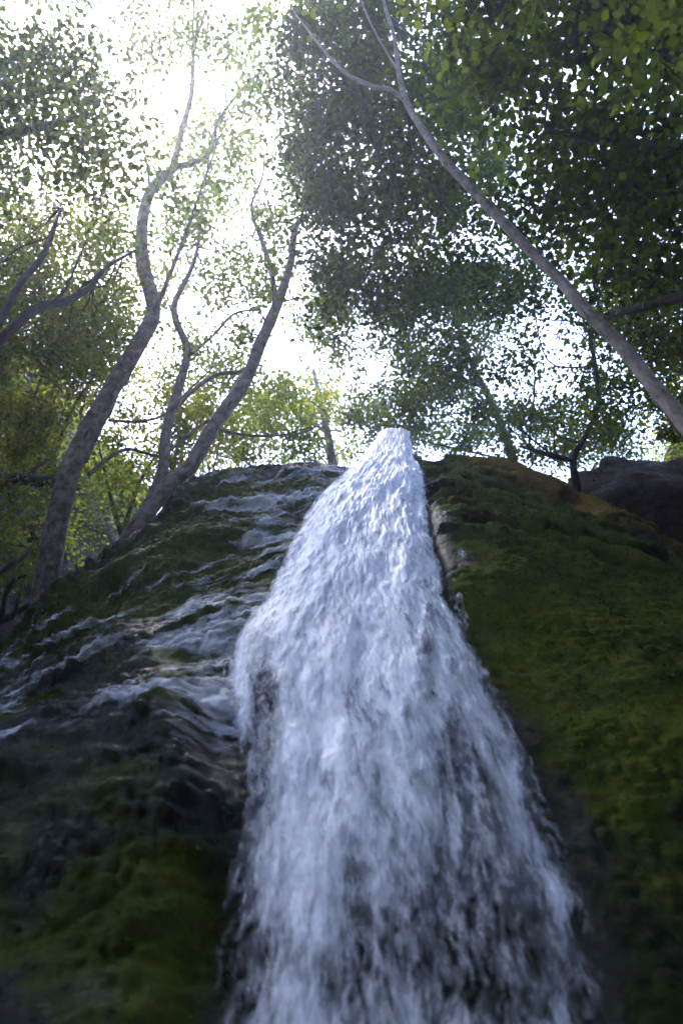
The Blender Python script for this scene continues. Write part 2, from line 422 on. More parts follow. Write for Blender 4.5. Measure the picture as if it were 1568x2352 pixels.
def build_fall(name, seed, off, amp, bias, spread, mat=None):
    nv, nu = 560, 240
    py = np.linspace(1003, 2760, nv)[:, None]; u = np.linspace(0, 1, nu)[None, :]
    pl = np.interp(py, LE[:, 1], LE[:, 0]); pr = np.interp(py, RE[:, 1], RE[:, 0])
    wd = pr - pl
    jl = 9 * fbm(py / 80, py * 0 + seed, seed=seed) ; jr = 9 * fbm(py / 70, py * 0 + 9, seed=seed + 4)
    pl = pl - spread * wd + jl; pr = pr + spread * wd + jr
    px = pl + (pr - pl) * u; PY = py + 0 * u
    x, z, dep = hit(px, PY)
    P0 = np.stack([x, Yb(x, z), z], -1)
    n = normal_b(x, z)
    # metres along the fall and across it
    al = np.concatenate([[0], np.cumsum(np.linalg.norm(np.diff(P0[:, nu // 2], axis=0), axis=-1))])[:, None] + 0 * u
    ac = x
    edge = np.minimum(u, 1 - u) * 2
    fall = smooth(1.0, 8.0, al)
    ak = al * 1.0 - 0.5 * np.where(al < 1, 0, np.where(al > 8, al - 4.5, (al - 1) ** 2 / 14))
    aw = (0.55 * (u - 0.45) * 1.35 + 0.45 * ac) + 0.012 * fbm(ac * 6, al * 4, seed=seed + 7, octs=2)
    d = off + 0.10 * smooth(0, 0.5, edge)
    d = d + amp * (fbm(aw * 6, ak * 2.4, seed=seed + 1, octs=2) * 0.9 + (1 - 0.65 * fall) * fbm(aw * 24, ak * 12, seed=seed + 2, octs=3, gain=0.6) * 0.55)
    lip = smooth(1120, 1005, PY)
    d = d * (1 - 0.5 * lip)
    P = P0 + n * d[..., None]
    P[..., 2] += 0.05 * lip
    if mat: dens = 0.41 + 0.10 * smooth(0.0, 0.2, edge) - 0.10 * smooth(1900, 2352, PY) + 0.06 * smooth(1500, 1800, PY)
    else: dens = 0.62 + bias + 0.12 * smooth(0.0, 0.30, edge) - 0.32 * smooth(0.16, 0.0, edge) + 1.05 * blobs(px, PY, GAPS) - 0.28 * smooth(1550, 2350, PY) + 0.04 * smooth(1700, 1200, PY)  # water thinned towards the foot so dark rock stands in for shade
    V = P + CAM
    # carry the stream back over the lip
    back = []
    for k in range(8, 0, -1):
        a = k / 8
        b_ = V[0].copy(); b_[:, 1] += 2.2 * a; b_[:, 2] += 0.10 * math.sin(a * 2.0) - 0.06 * a + 0.03 * fbm(x[0] * 8, x[0] * 0 + a * 5, seed=seed)
        back.append(b_)
    V = np.concatenate([np.array(back), V])
    al = np.concatenate([np.tile(-np.arange(8, 0, -1)[:, None] * 0.28, (1, nu)), al])
    ac = np.concatenate([np.tile(ac[0], (8, 1)), ac]); dens = np.concatenate([np.tile(dens[0], (8, 1)), dens])
    flow = np.stack([np.concatenate([np.tile(aw[0], (8, 1)), aw]), np.concatenate([al[:8], ak]), np.full_like(ac, seed * 3.1)], -1).reshape(-1, 3)
    return mesh_obj(name, V.reshape(-1, 3), grid_faces(*ac.shape), mat or M_water, attrs={"flow": flow, "dens": dens.ravel()})
water = kind(build_fall("water", 61, 0.05, 0.017, 0.05, 0.0), "structure", "main sheet of white water falling down the rock face", "waterfall")
water2 = kind(build_fall("water", 93, 0.10, 0.024, -0.12, 0.01), "structure", "loose outer strands of white water in front of the main fall", "waterfall")

water3 = kind(build_fall("water", 127, 0.02, 0.03, 0.0, 0.03, make_water_mat("broken_water", speck=True)), "structure", "speckled broken water over the dark rock under the main fall", "waterfall")
def build_trickles():
    xs = np.linspace(-4.2, 0.7, 520); nz = 640
    zs = np.linspace(0.2, 9.3, nz)
    X, Z = np.meshgrid(xs, zs)
    d, left, right, saw, pits = relief(X, Z)
    zt = ztop(X); near_rim = smooth(0.5, 0.0, zt - Z); d = d * (1 - 0.6 * near_rim)
    P = np.stack([X, Yb(X, Z), Z], -1) + normal_b(X, Z) * (d + 0.018 + 0.012 * fbm(X * 14, Z * 14, seed=5, octs=3))[..., None]
    px, py = project(P + CAM)
    wz = Z + 0.22 * np.maximum(0, -0.3 - X) ** 2 + 0.25 * noise(X * 0.9, Z * 0.7, seed=3)
    dist = xl(Z) - X
    on_ledge = smooth(0.02, 0.12, saw) * smooth(0.42, 0.2, saw)
    m = -0.46 + 0.14 * on_ledge + 0.36 * fbm(X * 1.6, wz * 7.5, seed=71, octs=5, gain=0.6)
    m += blobs(px, py, [(600, 1130, 170, 60, 0.36), (560, 1240, 130, 60, 0.36), (640, 1190, 90, 60, 0.30), (470, 1360, 170, 60, 0.38), (420, 1460, 130, 40, 0.40), (500, 1480, 100, 110, 0.34),
                        (330, 1590, 130, 30, 0.38), (20, 1530, 90, 50, 0.4), (15, 1610, 60, 40, 0.3), (470, 1620, 60, 120, 0.20), (395, 1660, 60, 40, 0.28), (180, 1420, 160, 50, 0.15),
                        (760, 1090, 80, 40, 0.4), (280, 1480, 140, 24, 0.25), (390, 1770, 10, 40, 0.2), (520, 1700, 40, 60, 0.3)])
    m += 0.10 * smooth(0.6, 0.0, dist) - 0.35 * smooth(1750, 1950, py)
    dens = m + 0.5
    keep = (dens > 0.10) & (dist > -0.12) & (Z < zt - 0.01)
    F = grid_faces(nz, len(xs))
    kf = keep.ravel()[F].any(1) & (Z < zt - 0.0).ravel()[F].all(1)
    F = F[kf]
    used = np.unique(F); mp = np.full(X.size, -1); mp[used] = np.arange(len(used))
    flow = np.stack([wz * 1.1, X * 0.8 + Z * 0.3, 0 * X], -1).reshape(-1, 3)[used]
    o = mesh_obj("water", (P + CAM).reshape(-1, 3)[used], mp[F], M_film, attrs={"flow": flow, "dens": dens.ravel()[used]})
    return kind(o, "structure", "thin white trickles running over the mossy ledges left of the fall", "trickle")
trickles = build_trickles()
def build_side_trickles():
    u = np.linspace(-0.10, 0.62, 110); zs = np.linspace(0.3, 9.0, 620)
    U, Z = np.meshgrid(u, zs); X = xr(Z) + U
    d, left, right, saw, pits = relief(X, Z)
    zt = ztop(X); d = d * (1 - 0.6 * smooth(0.5, 0.0, zt - Z))
    P = np.stack([X, Yb(X, Z), Z], -1) + normal_b(X, Z) * (d + 0.016 + 0.012 * fbm(X * 16, Z * 10, seed=6, octs=3))[..., None]
    px, py = project(P + CAM)
    m = -0.27 + 0.30 * fbm(X * 7, Z * 2.2, seed=83, octs=5, gain=0.6) - 0.75 * np.maximum(0, U) + blobs(px, py, [(1008, 1085, 16, 50, 0.16), (1000, 1230, 30, 110, -0.14)])
    m -= 0.16 * smooth(1500, 1900, py)
    dens = m + 0.5
    F = grid_faces(len(zs), len(u)); kf = (dens > 0.12).ravel()[F].any(1) & (Z < zt - 0.01).ravel()[F].all(1); F = F[kf]
    used = np.unique(F); mp = np.full(X.size, -1); mp[used] = np.arange(len(used))
    flow = np.stack([X * 0.8, Z * 0.55, 0 * X + 7], -1).reshape(-1, 3)[used]
    o = mesh_obj("water", (P + CAM).reshape(-1, 3)[used], mp[F], water3.data.materials[0], attrs={"flow": flow, "dens": dens.ravel()[used]})
    return kind(o, "structure", "thin wet trickles down the dark rock right of the fall", "trickle")
build_side_trickles()

# water drops flying off the fall
def build_spray():
    n = 700
    py = rng.triangular(1003, 1010, 1320, n) ; side = rng.random(n)
    pl = np.interp(py, LE[:, 1], LE[:, 0]); pr = np.interp(py, RE[:, 1], RE[:, 0])
    u = np.where(side < 0.3, rng.normal(0.0, 0.035, n), np.where(side < 0.6, rng.normal(1.0, 0.035, n), rng.uniform(0, 1, n)))
    px = pl + (pr - pl) * u
    x, z, dep = hit(px, py)
    P = np.stack([x, Yb(x, z), z], -1) + normal_b(x, z) * rng.uniform(0.08, 0.28, n)[:, None]
    sz = rng.uniform(0.0015, 0.0045, n)
    o8 = np.array([(1, 0, 0), (-1, 0, 0), (0, 1, 0), (0, -1, 0), (0, 0, 1.5), (0, 0, -1.5)], float)
    V = (P[:, None] + o8[None] * sz[:, None, None]).reshape(-1, 3) + CAM
    f = np.array([(0, 2, 4), (2, 1, 4), (1, 3, 4), (3, 0, 4), (2, 0, 5), (1, 2, 5), (3, 1, 5), (0, 3, 5)])
    F = (np.arange(n)[:, None, None] * 6 + f[None]).reshape(-1, 3)
    m, nt, b, out = new_mat("drops"); b.inputs["Base Color"].default_value = (0.85, 0.87, 0.9, 1); b.inputs["Roughness"].default_value = 0.1
    return kind(mesh_obj("spray", V, F, m), "stuff", "white drops flying off the falling water", "spray")
build_spray()

# moss fibres hanging on the rock
def build_moss():
    n = 150000
    x = np.concatenate([rng.uniform(-4, 0.3, n // 2), rng.uniform(0.6, 4.4, n // 2)])
    z = -1 + (ztop(x) + 1) * rng.random(n)
    d, left, right, saw, pits = relief(x, z)
    near_rim = smooth(0.5, 0.0, ztop(x) - z); d = d * (1 - 0.6 * near_rim)
    f1 = fbm(x * 1.4, z * 1.4, seed=51, octs=4)
    k = np.where(x < xl(z), left * (0.6 - 0.35 * smooth(4.6, 2.2, z) + 0.6 * f1), right * (1.0 - 0.4 * smooth(4.6, 2.2, z) + 0.3 * f1 - 0.9 * smooth(0.5, 0.05, x - xr(z)) - 1.0 * pits)) > rng.uniform(0.25, 0.8, n)  # fibres thinned towards the foot too, as part of its painted shade
    k &= (x < xl(z) - 0.05) | (x > xr(z) + 0.08)
    x, z, d = x[k], z[k], d[k]; n = len(x)
    nr = normal_b(x, z)
    B = np.stack([x, Yb(x, z), z], -1) + nr * (d - 0.005)[:, None]
    L = rng.uniform(0.012, 0.042, n)
    dirv = nr * 0.55 + np.array([0, 0, -1]) * rng.uniform(0.2, 1.0, n)[:, None] + rng.normal(0, 0.35, (n, 3))
    side = np.cross(dirv, nr + rng.normal(0, .3, (n, 3))); side /= np.linalg.norm(side, axis=1, keepdims=True) + 1e-9
    wv = side * (L * rng.uniform(0.12, 0.25, n))[:, None]
    V = np.stack([B - wv, B + wv, B + dirv * L[:, None]], 1).reshape(-1, 3) + CAM
    f1 = np.clip(0.36 + 0.42 * fbm(x * 2, z * 2, seed=52, octs=3) + rng.normal(0, .07, n), 0, 1)
    og = smooth(1.4, 0.2, ztop(x) - z) * smooth(1.4, 2.2, x)
    m, nt, b, out = new_mat("moss_fibre")
    c = ramp(nt, attr(nt, "tint").outputs["Fac"], [(0, (0.044, 0.058, 0.004)), (0.5, (0.092, 0.118, 0.005)), (1, (0.14, 0.155, 0.008))]).outputs[0]
    c = mixc(nt, attr(nt, "orange").outputs["Fac"], c, (0.30, 0.20, 0.03))
    nt.links.new(c, b.inputs["Base Color"]); b.inputs["Roughness"].default_value = 0.9
    b.inputs["Specular IOR Level"].default_value = 0.08
    o = mesh_obj("moss", V, np.arange(3 * n).reshape(-1, 3), m, attrs={"tint": np.repeat(f1, 3), "orange": np.repeat(og, 3)})
    return kind(o, "stuff", "short green and orange moss hanging on the wet rock", "moss")
build_moss()

# ------------------------------------------------------------------ terrain round the fall
def sheet(name, P, mat, label):
    o = mesh_obj(name, P.reshape(-1, 3) + CAM, grid_faces(P.shape[0], P.shape[1]), mat)
    return kind(o, "structure", label, name.split(".")[0].replace("_", " "))
HILL = {}
def build_hill(sgn):
    ys = np.linspace(2.0, 26, 150); zs = np.linspace(-2.6, 17 if sgn < 0 else 13.5, 140)
    Y, Z = np.meshgrid(ys, zs)
    if sgn < 0: X = -(2.75 + (Z - 5 - 0.9 * (Y - 8)) / 2.5)
    else: X = 3.6 + (Z - 5.5 - 0.5 * (Y - 7)) / 2.2
    # in front of the face the gorge sides stand well apart
    X = X + sgn * (2.2 if sgn < 0 else 1.0) * smooth(8.0, 5.0, Y)
    X = X + sgn * (0.45 * fbm(Y * 0.6, Z * 0.6, seed=101 + sgn, octs=5, gain=0.55)) 
    Yd = Y + 0.25 * fbm(Y * 1.2, Z * 1.2, seed=107, octs=4)
    P = np.stack([X, Yd, Z], -1)
    HILL[sgn] = P
    far = P[-1:].copy() + np.array([sgn * 14, 0, 2.0])
    return sheet("hillside", np.concatenate([P, far]), M_hill, "dark rocky slope rising " + ("behind the grey trees" if sgn < 0 else "behind the moss covered shoulder"))
build_hill(-1); build_hill(1)
gx, gy = np.meshgrid(np.linspace(-14, 14, 60), np.linspace(-12, 9, 50))
gz = -1.6 + 0.12 * fbm(gx * 0.7, gy * 0.7, seed=5, octs=5) + 0.9 * smooth(4.5, 9, np.abs(gx)) - 0.25 * smooth(3.0, 1.0, np.hypot(gx - 0.3, gy - 2.6))
sheet("ground", np.stack([gx, gy, gz], -1), M_ground, "stony ground at the foot of the fall")
m, nt, b, out = new_mat("pool_water"); b.inputs["Base Color"].default_value = (0.03, 0.04, 0.04, 1); b.inputs["Roughness"].default_value = 0.08
bump(nt, noise_n(nt, obj_co(nt), 6, 4), 0.4, 0.05, b)
gx, gy = np.meshgrid(np.linspace(-1.5, 2.0, 24), np.linspace(1.0, 4.0, 24))
sheet("pool", np.stack([gx, gy, np.full_like(gx, -1.72)], -1), m, "dark plunge pool under the fall")
# gorge closes behind the viewer; unseen wall set close to dim the fall
gx, gz = np.meshgrid(np.linspace(-14, 14, 70), np.linspace(-2.2, 13, 60))
gy = -3.0 - 0.12 * gz + 0.5 * fbm(gx * 0.5, gz * 0.5, seed=7, octs=5)
sheet("gorge_wall", np.stack([gx, gy, gz], -1), M_hill, "unseen rocky gorge side shading the fall from behind the viewer")

# ------------------------------------------------------------------ trees
def catmull(pts, n):
    pts = np.asarray(pts, float)
    p = np.concatenate([[2 * pts[0] - pts[1]], pts, [2 * pts[-1] - pts[-2]]])
    out = []
    for i in range(len(pts) - 1):
        t = np.linspace(0, 1, n, endpoint=(i == len(pts) - 2))[:, None]
        a, b_, c, d = p[i:i + 4]
        out.append(0.5 * ((2 * b_) + (c - a) * t + (2 * a - 5 * b_ + 4 * c - d) * t ** 2 + (3 * b_ - a - 3 * c + d) * t ** 3))
    return np.concatenate(out)
def tube(pts, rad, segs=12, n=8, rough=0.06, seed=0):
    """pts (k,3), rad (k): swept ring surface; returns verts, faces, tube attribute"""
    C = catmull(np.concatenate([np.asarray(pts, float), np.asarray(rad, float)[:, None]], 1), n)
    r = np.maximum(C[:, 3], 0.002); C = C[:, :3]
    T = np.gradient(C, axis=0); T /= np.linalg.norm(T, axis=1, keepdims=True) + 1e-9
    ref = np.array([0.31, 0.9, 0.1])
    U = np.cross(T, ref); U /= np.linalg.norm(U, axis=1, keepdims=True) + 1e-9
    W = np.cross(T, U)
    a = np.linspace(0, 2 * np.pi, segs, endpoint=False)
    s = np.concatenate([[0], np.cumsum(np.linalg.norm(np.diff(C, axis=0), axis=1))])
    A, S = np.meshgrid(a, s)
    k = 1 + rough * fbm(np.cos(A) * 1.3 + 5, np.sin(A) * 1.3 + 5, S * 4, seed=seed, octs=3) + rough * 0.7 * noise(S * 5, S * 0 + seed, seed=seed)
    V = C[:, None] + (r[:, None] * k)[..., None] * (np.cos(A)[..., None] * U[:, None] + np.sin(A)[..., None] * W[:, None])
    m_ = len(C); i = np.arange(m_ * segs).reshape(m_, segs); j = np.roll(i, -1, 1)
    F = np.stack([i[:-1], j[:-1], j[1:], i[1:]], -1).reshape(-1, 4)
    V = np.concatenate([V.reshape(-1, 3), C[-1:] + T[-1:] * r[-1]])
    tip = np.stack([i[-1], j[-1], np.full(segs, len(V) - 1)], -1)
    at_ = np.concatenate([np.stack([A, S, 0 * A], -1).reshape(-1, 3), [[0, s[-1], 0]]])
    return V, F, tip, at_
def limb(name, path, mat, parent, segs=12, seed=0, rough=0.06):
    """path rows: frame x, frame y, depth, width in frame pixels"""
    path = np.asarray(path, float)
    P = at(path[:, 0], path[:, 1], path[:, 2]); R = path[:, 3] * path[:, 2] / FPX / 2
    V, F, tip, at_ = tube(P, R, segs, 8, rough, seed)
    o = mesh_obj(name, V, [F, tip], mat, parent, {"tube": at_})
    return o, P, R

LEAF = np.array([(0, 0, 0), (0, 1, 0.0), (-0.30, 0.28, 0.06), (-0.34, 0.62, 0.07), (0.30, 0.28, 0.06), (0.34, 0.62, 0.07)])
LEAF_F = np.array([(0, 1, 3, 2), (0, 4, 5, 1)])
def inside(poly, x, y):
    poly = np.asarray(poly, float); r = np.zeros(len(x), bool)
    for (x0, y0), (x1, y1) in zip(poly, np.roll(poly, -1, 0)):
        c = ((y0 > y) != (y1 > y)) & (x < (x1 - x0) * (y - y0) / (y1 - y0 + 1e-12) + x0)
        r ^= c
    return r
# openings between the crowns where the sky stands free
OPEN = [(1300, 470, 26, 40), (1420, 420, 22, 22), (1180, 620, 40, 18), (1370, 560, 30, 24), (1240, 180, 20, 20), (1480, 860, 22, 24), (760, 300, 26, 40), (840, 420, 30, 22), (720, 150, 16, 40), (860, 620, 34, 16), (800, 520, 24, 20),
        (385, 200, 70, 130), (520, 300, 50, 90), (640, 180, 30, 110), (690, 690, 50, 95), (655, 800, 60, 60), (835, 870, 65, 60), (960, 45, 55, 60), (480, 560, 32, 45), (130, 470, 70, 45),
        (570, 480, 40, 60), (1000, 950, 60, 35), (900, 770, 60, 30), (1130, 850, 35, 90), (1270, 840, 60, 60), (1085, 360, 28, 30), (965, 520, 40, 40), (250, 60, 200, 60), (60, 30, 120, 60),
        (620, 340, 30, 60), (1080, 1000, 40, 25), (850, 960, 70, 25), (740, 830, 50, 40), (1000, 775, 60, 20), (700, 520, 25, 40), (440, 700, 28, 34), (1210, 760, 50, 24)]
def open_at(x, y):
    r = np.zeros(len(x))
    for (cx, cy, rx, ry) in OPEN: r = np.maximum(r, np.exp(-(((x - cx) / rx) ** 2 + ((y - cy) / ry) ** 2) * 0.7))
    return r
class Foliage:
    def __init__(s): s.P = []; s.Q = []; s.L = []; s.T = []; s.C = []
    def region(s, poly, dep, tau, leaf, clump=0.32, avoid=1.0, per=105, tint=0.5, tvar=0.2):
        """clumps of leaves through the volume behind a frame polygon between two depths; tau = optical depth"""
        poly = np.asarray(poly, float)
        x0, y0 = poly.min(0); x1, y1 = poly.max(0)
        area = 0.5 * abs(np.dot(poly[:, 0], np.roll(poly[:, 1], 1)) - np.dot(poly[:, 1], np.roll(poly[:, 0], 1)))
        dm = (dep[0] + dep[1]) / 2
        leaf *= 0.82; n = 1.7 * tau * area / (0.36 * (leaf * FPX / dm) ** 2)
        nc = max(3, int(n / per))
        x, y = rng.uniform(x0, x1, nc * 6), rng.uniform(y0, y1, nc * 6)
        k = inside(poly, x, y)
        k &= rng.random(len(x)) > open_at(x, y) * avoid * 0.95
        x, y = x[k][:nc], y[k][:nc]
        d = rng.uniform(dep[0], dep[1], len(x))
        for c in at(x, y, d): s.clump(c, clump * rng.uniform(0.5, 1.25), int(per * rng.uniform(0.5, 1.5)), leaf, tint + rng.normal(0, tvar))
        return s
    def box(s, lo, hi, nc, clump, per, leaf, tint):
        for c in rng.uniform(lo, hi, (nc, 3)): s.clump(c + CAM, clump * rng.uniform(0.6, 1.3), int(per * rng.uniform(0.5, 1.5)), leaf, tint + rng.normal(0, 0.2))
    def clump(s, c, r, n, leaf, tint):
        g = rng.normal(0, 1, (n, 3)); g *= (np.minimum(1, 1.9 / (np.linalg.norm(g, axis=1) + 1e-6)))[:, None]
        ax = rng.normal(0, 1, 3); ax[2] *= 0.3; ax /= np.linalg.norm(ax)
        p = c + (g * np.array([0.62, 0.62, 0.34]) + ax * rng.normal(0, 0.6, n)[:, None]) * r
        s.P.append(p); s.L.append(leaf * rng.uniform(0.55, 1.25, n)); s.C.append(c)
        s.T.append(np.clip(tint + rng.normal(0, 0.16, n), 0, 1))
    def build(s, name, mat, parent=None, twig_from=None, twig_mat=None, ntw=0):
        P = np.concatenate(s.P); L = np.concatenate(s.L); T = np.concatenate(s.T); n = len(P)
        yaw = rng.uniform(0, 2 * np.pi, n); tilt = rng.normal(0, 0.55, n); roll = rng.normal(0, 0.5, n)
        cy, sy, cx_, sx_, cz, sz_ = np.cos(yaw), np.sin(yaw), np.cos(tilt - 0.35), np.sin(tilt - 0.35), np.cos(roll), np.sin(roll)
        fw = np.stack([cy * cx_, sy * cx_, sx_], -1); sd0 = np.stack([-sy, cy, 0 * cy], -1); up0 = np.cross(sd0, fw) * -1
        sd = sd0 * cz[:, None] + up0 * sz_[:, None]; up = up0 * cz[:, None] - sd0 * sz_[:, None]
        V = P[:, None] + L[:, None, None] * (LEAF[None, :, 0:1] * sd[:, None] + LEAF[None, :, 1:2] * fw[:, None] + LEAF[None, :, 2:3] * up[:, None])
        F = (np.arange(n)[:, None, None] * 6 + LEAF_F[None]).reshape(-1, 4)
        V = V.reshape(-1, 3); faces = [F]; tint = np.repeat(T, 6); nl = len(F); tube_a = np.zeros((len(V), 3))
        vs = [V]; ts = [tint]; ta = [tube_a]; off = len(V)
        if twig_from is not None and ntw:
            J, RJ = twig_from
            cs = np.array(s.C); sel = rng.permutation(len(cs))[:ntw]
            for c in cs[sel]:
                dd = np.linalg.norm(J - c, axis=1) + 1.5 * np.maximum(0, J[:, 2] - c[2])
                j = int(np.argmin(dd)); a = J[j]; ln = np.linalg.norm(c - a)
                if ln > 4.5 or ln < 0.2: continue
                b1 = a + (c - a) * 0.35 + rng.normal(0, 0.10, 3) * ln + np.array([0, 0, 0.06 * ln]); b2 = a + (c - a) * 0.72 + rng.normal(0, 0.09, 3) * ln
                r0 = min(0.55 * RJ[j], 0.006 + 0.006 * ln)
                tv, tf, tt, tat = tube([a, b1, b2, c], [r0, r0 * 0.7, r0 * 0.45, 0.003], 5, 5, 0.1, j)
                vs.append(tv); faces += [tf + off, tt + off]; ts.append(np.zeros(len(tv))); ta.append(tat); off += len(tv)
        o = mesh_obj(name, np.concatenate(vs), faces, mat, parent, {"tint": np.concatenate(ts), "tube": np.concatenate(ta)}, smooth_shade=False)
        if len(faces) > 1:
            o.data.materials.append(twig_mat)
            mi = np.zeros(len(o.data.polygons), np.int32); mi[nl:] = 1
            o.data.polygons.foreach_set("material_index", mi)
        return o
def tree(name, label, limbs, fol, bark, leaf_mat, group=None, ntw=40, segs=14, base=None):
    """limbs: list of (part name, path); the first is the trunk"""
    root = empty(name, label, "tree", group)
    Js, Rs = [], []
    for i, (pn, path) in enumerate(limbs):
        o, P, R = limb(pn, path, bark, root, segs if i == 0 else 9, seed=len(label) + i * 7)
        pp = catmull(np.concatenate([P, R[:, None]], 1), 6); Js.append(pp[3:, :3]); Rs.append(pp[3:, 3])
    if fol is not None:
        fol.build("crown", leaf_mat, root, (np.concatenate(Js), np.concatenate(Rs)), M_dark, ntw)
    return root

# big grey tree at the left
f = Foliage()
f.region([(330, 60), (640, 60), (640, 250), (500, 430), (470, 520), (310, 520)], (11, 15), 0.5, 0.09, 0.36)
f.region([(560, 0), (700, 0), (680, 120), (560, 130)], (12, 15), 0.5, 0.09, 0.3)
f.region([(420, 230), (640, 230), (640, 520), (400, 520)], (12, 15), 0.55, 0.09, 0.3)
f.region([(150, -900), (1000, -900), (950, -110), (250, -110)], (10, 14), 1.4, 0.13, 0.4, avoid=0.0)  # unseen leaves above the frame, added to cut light from overhead
tree("leaning_tree", "big grey tree with knotted bark leaning over the left edge of the rock",
     [("trunk", [(85, 1520, 8.3, 73.6), (98, 1420, 8.4, 63.3), (112, 1300, 8.6, 55.9), (150, 1120, 8.9, 50.0), (188, 1020, 9.2, 45.6), (250, 905, 9.6, 41.2), (312, 800, 10.0, 38.3), (352, 715, 10.4, 33.9),
                 (332, 620, 10.8, 30.9), (325, 540, 11.1, 28.0), (343, 445, 11.5, 24.3), (400, 385, 11.9, 19.9)]),
      ("limb", [(398, 388, 11.9, 19.1), (415, 310, 12.2, 14.7), (440, 215, 12.6, 11.8), (445, 120, 13.0, 8.8), (470, 30, 13.5, 5.9)]),
      ("limb", [(400, 385, 11.9, 17.7), (450, 372, 12.1, 14.0), (488, 340, 12.3, 11.8), (500, 280, 12.6, 8.8), (540, 225, 12.9, 5.9), (600, 160, 13.3, 3.7)]),
      ("limb", [(358, 712, 10.4, 13.2), (395, 620, 10.7, 9.6), (432, 520, 11.1, 7.4), (478, 390, 11.6, 5.9), (515, 290, 12.0, 3.7), (560, 200, 12.5, 2.2)]),
      ("limb", [(205, 1090, 9.0, 11.8), (240, 1060, 9.2, 9.6), (290, 1032, 9.5, 8.1), (350, 1045, 9.8, 6.6), (385, 1050, 10, 3.7)]),
      ("limb", [(195, 1060, 9.1, 13.2), (230, 985, 9.4, 11.0), (260, 930, 9.6, 8.8), (290, 850, 9.9, 5.9), (330, 760, 10.2, 3.7)]),
      ("limb", [(250, 965, 9.4, 6.6), (320, 968, 9.7, 6.6), (380, 950, 10.0, 5.2), (440, 890, 10.4, 4.4), (510, 825, 10.9, 2.9)]),
      ("limb", [(345, 430, 11.6, 6.6), (330, 340, 11.8, 5.2), (305, 260, 12.1, 3.7), (290, 180, 12.5, 2.2)])],
     f, M_bark, M_leaf_l, ntw=34, segs=18)
# twin-stemmed tree
f = Foliage()
f.region([(330, 520), (620, 500), (690, 620), (620, 800), (520, 900), (380, 860)], (10.5, 14), 0.95, 0.085, 0.30)
f.region([(560, 330), (720, 330), (720, 560), (560, 540)], (12, 14.5), 0.5, 0.085, 0.26)
f.region([(640, 640), (800, 640), (830, 860), (640, 900)], (12, 15), 0.35, 0.08, 0.28, avoid=0.8)
f.region([(430, 820), (620, 820), (760, 960), (700, 1060), (440, 1060)], (11, 14), 0.7, 0.085, 0.30)
tree("twin_stemmed_tree", "slender grey tree with two curving stems from one base at the rock's edge",
     [("trunk", [(285, 1300, 9.0, 54.8), (305, 1228, 9.1, 44.8), (390, 1110, 9.5, 38.2), (438, 1070, 9.7, 35.7), (490, 980, 10.1, 33.2), (560, 880, 10.6, 29.9), (602, 780, 11.0, 27.4), (640, 690, 11.4, 24.1), (668, 600, 11.8, 17.4), (680, 520, 12.1, 14.1), (714, 488, 12.3, 8.3)]),
      ("trunk", [(290, 1270, 9.05, 33.2), (303, 1225, 9.1, 31.5), (350, 1140, 9.4, 26.6), (374, 1075, 9.6, 25.7), (385, 980, 10.0, 23.2), (420, 860, 10.5, 20.8), (430, 800, 10.8, 18.3), (404, 735, 11.0, 15.8), (404, 690, 11.2, 13.3), (442, 612, 11.6, 10.0), (458, 540, 12.0, 6.6), (470, 430, 12.5, 3.3)]),
      ("limb", [(635, 692, 11.4, 14.9), (626, 640, 11.6, 12.4), (612, 580, 11.8, 10.8), (588, 520, 12.1, 8.3), (578, 470, 12.3, 6.6), (604, 400, 12.6, 5.0), (606, 330, 12.9, 3.3)]),
      ("limb", [(490, 985, 10.1, 6.6), (570, 1000, 10.4, 7.5), (640, 1000, 10.7, 5.8), (700, 992, 11.0, 4.1), (760, 960, 11.3, 2.5)]),
      ("limb", [(600, 790, 11.0, 5.0), (560, 850, 10.9, 8.3), (500, 860, 10.8, 9.1), (440, 900, 10.6, 9.1), (415, 930, 10.4, 7.5)]),
      ("limb", [(440, 815, 10.8, 7.5), (490, 770, 11.0, 6.6), (540, 720, 11.3, 5.8), (600, 712, 11.6, 4.1)]),
      ("limb", [(480, 965, 10.1, 7.5), (430, 1000, 9.9, 7.5), (380, 1050, 9.7, 5.0), (385, 1075, 9.7, 4.1)]),
      ("limb", [(640, 695, 11.4, 5.0), (690, 685, 11.6, 4.1), (740, 690, 11.9, 2.5)]),
      ("limb", [(610, 590, 11.8, 6.6), (600, 520, 12.0, 5.0), (640, 510, 12.2, 5.8), (680, 515, 12.3, 5.0)])],
     f, M_pale, M_leaf_l, ntw=60, segs=16)
# dark forked limbs at the far left
f = Foliage()
f.region([(-160, 470), (150, 440), (285, 500), (280, 780), (200, 850), (-160, 860)], (9.8, 12.5), 2.8, 0.075, 0.34, avoid=0.6, tint=0.45)
tree("forked_tree", "dark forked tree slanting in from the left side of the picture",
     [("trunk", [(-330, 1250, 7.2, 63.4), (-250, 1080, 7.4, 46.1), (-150, 920, 7.7, 34.6), (-60, 830, 8.0, 27.7), (0, 782, 8.2, 24.2), (80, 712, 8.5, 20.7), (150, 692, 8.8, 17.3), (200, 665, 9.0, 13.8), (245, 615, 9.3, 9.8), (310, 575, 9.7, 5.8)]),
      ("limb", [(-60, 830, 8.0, 23.0), (-10, 755, 8.2, 20.7), (45, 655, 8.5, 17.3), (90, 600, 8.8, 13.8), (115, 555, 9.0, 9.8), (140, 480, 9.4, 4.6)]),
      ("limb", [(110, 702, 8.6, 8.1), (150, 665, 8.8, 6.9), (175, 610, 9.0, 4.6), (200, 550, 9.2, 2.9)])],
     f, M_dark, M_leaf_y, ntw=30)
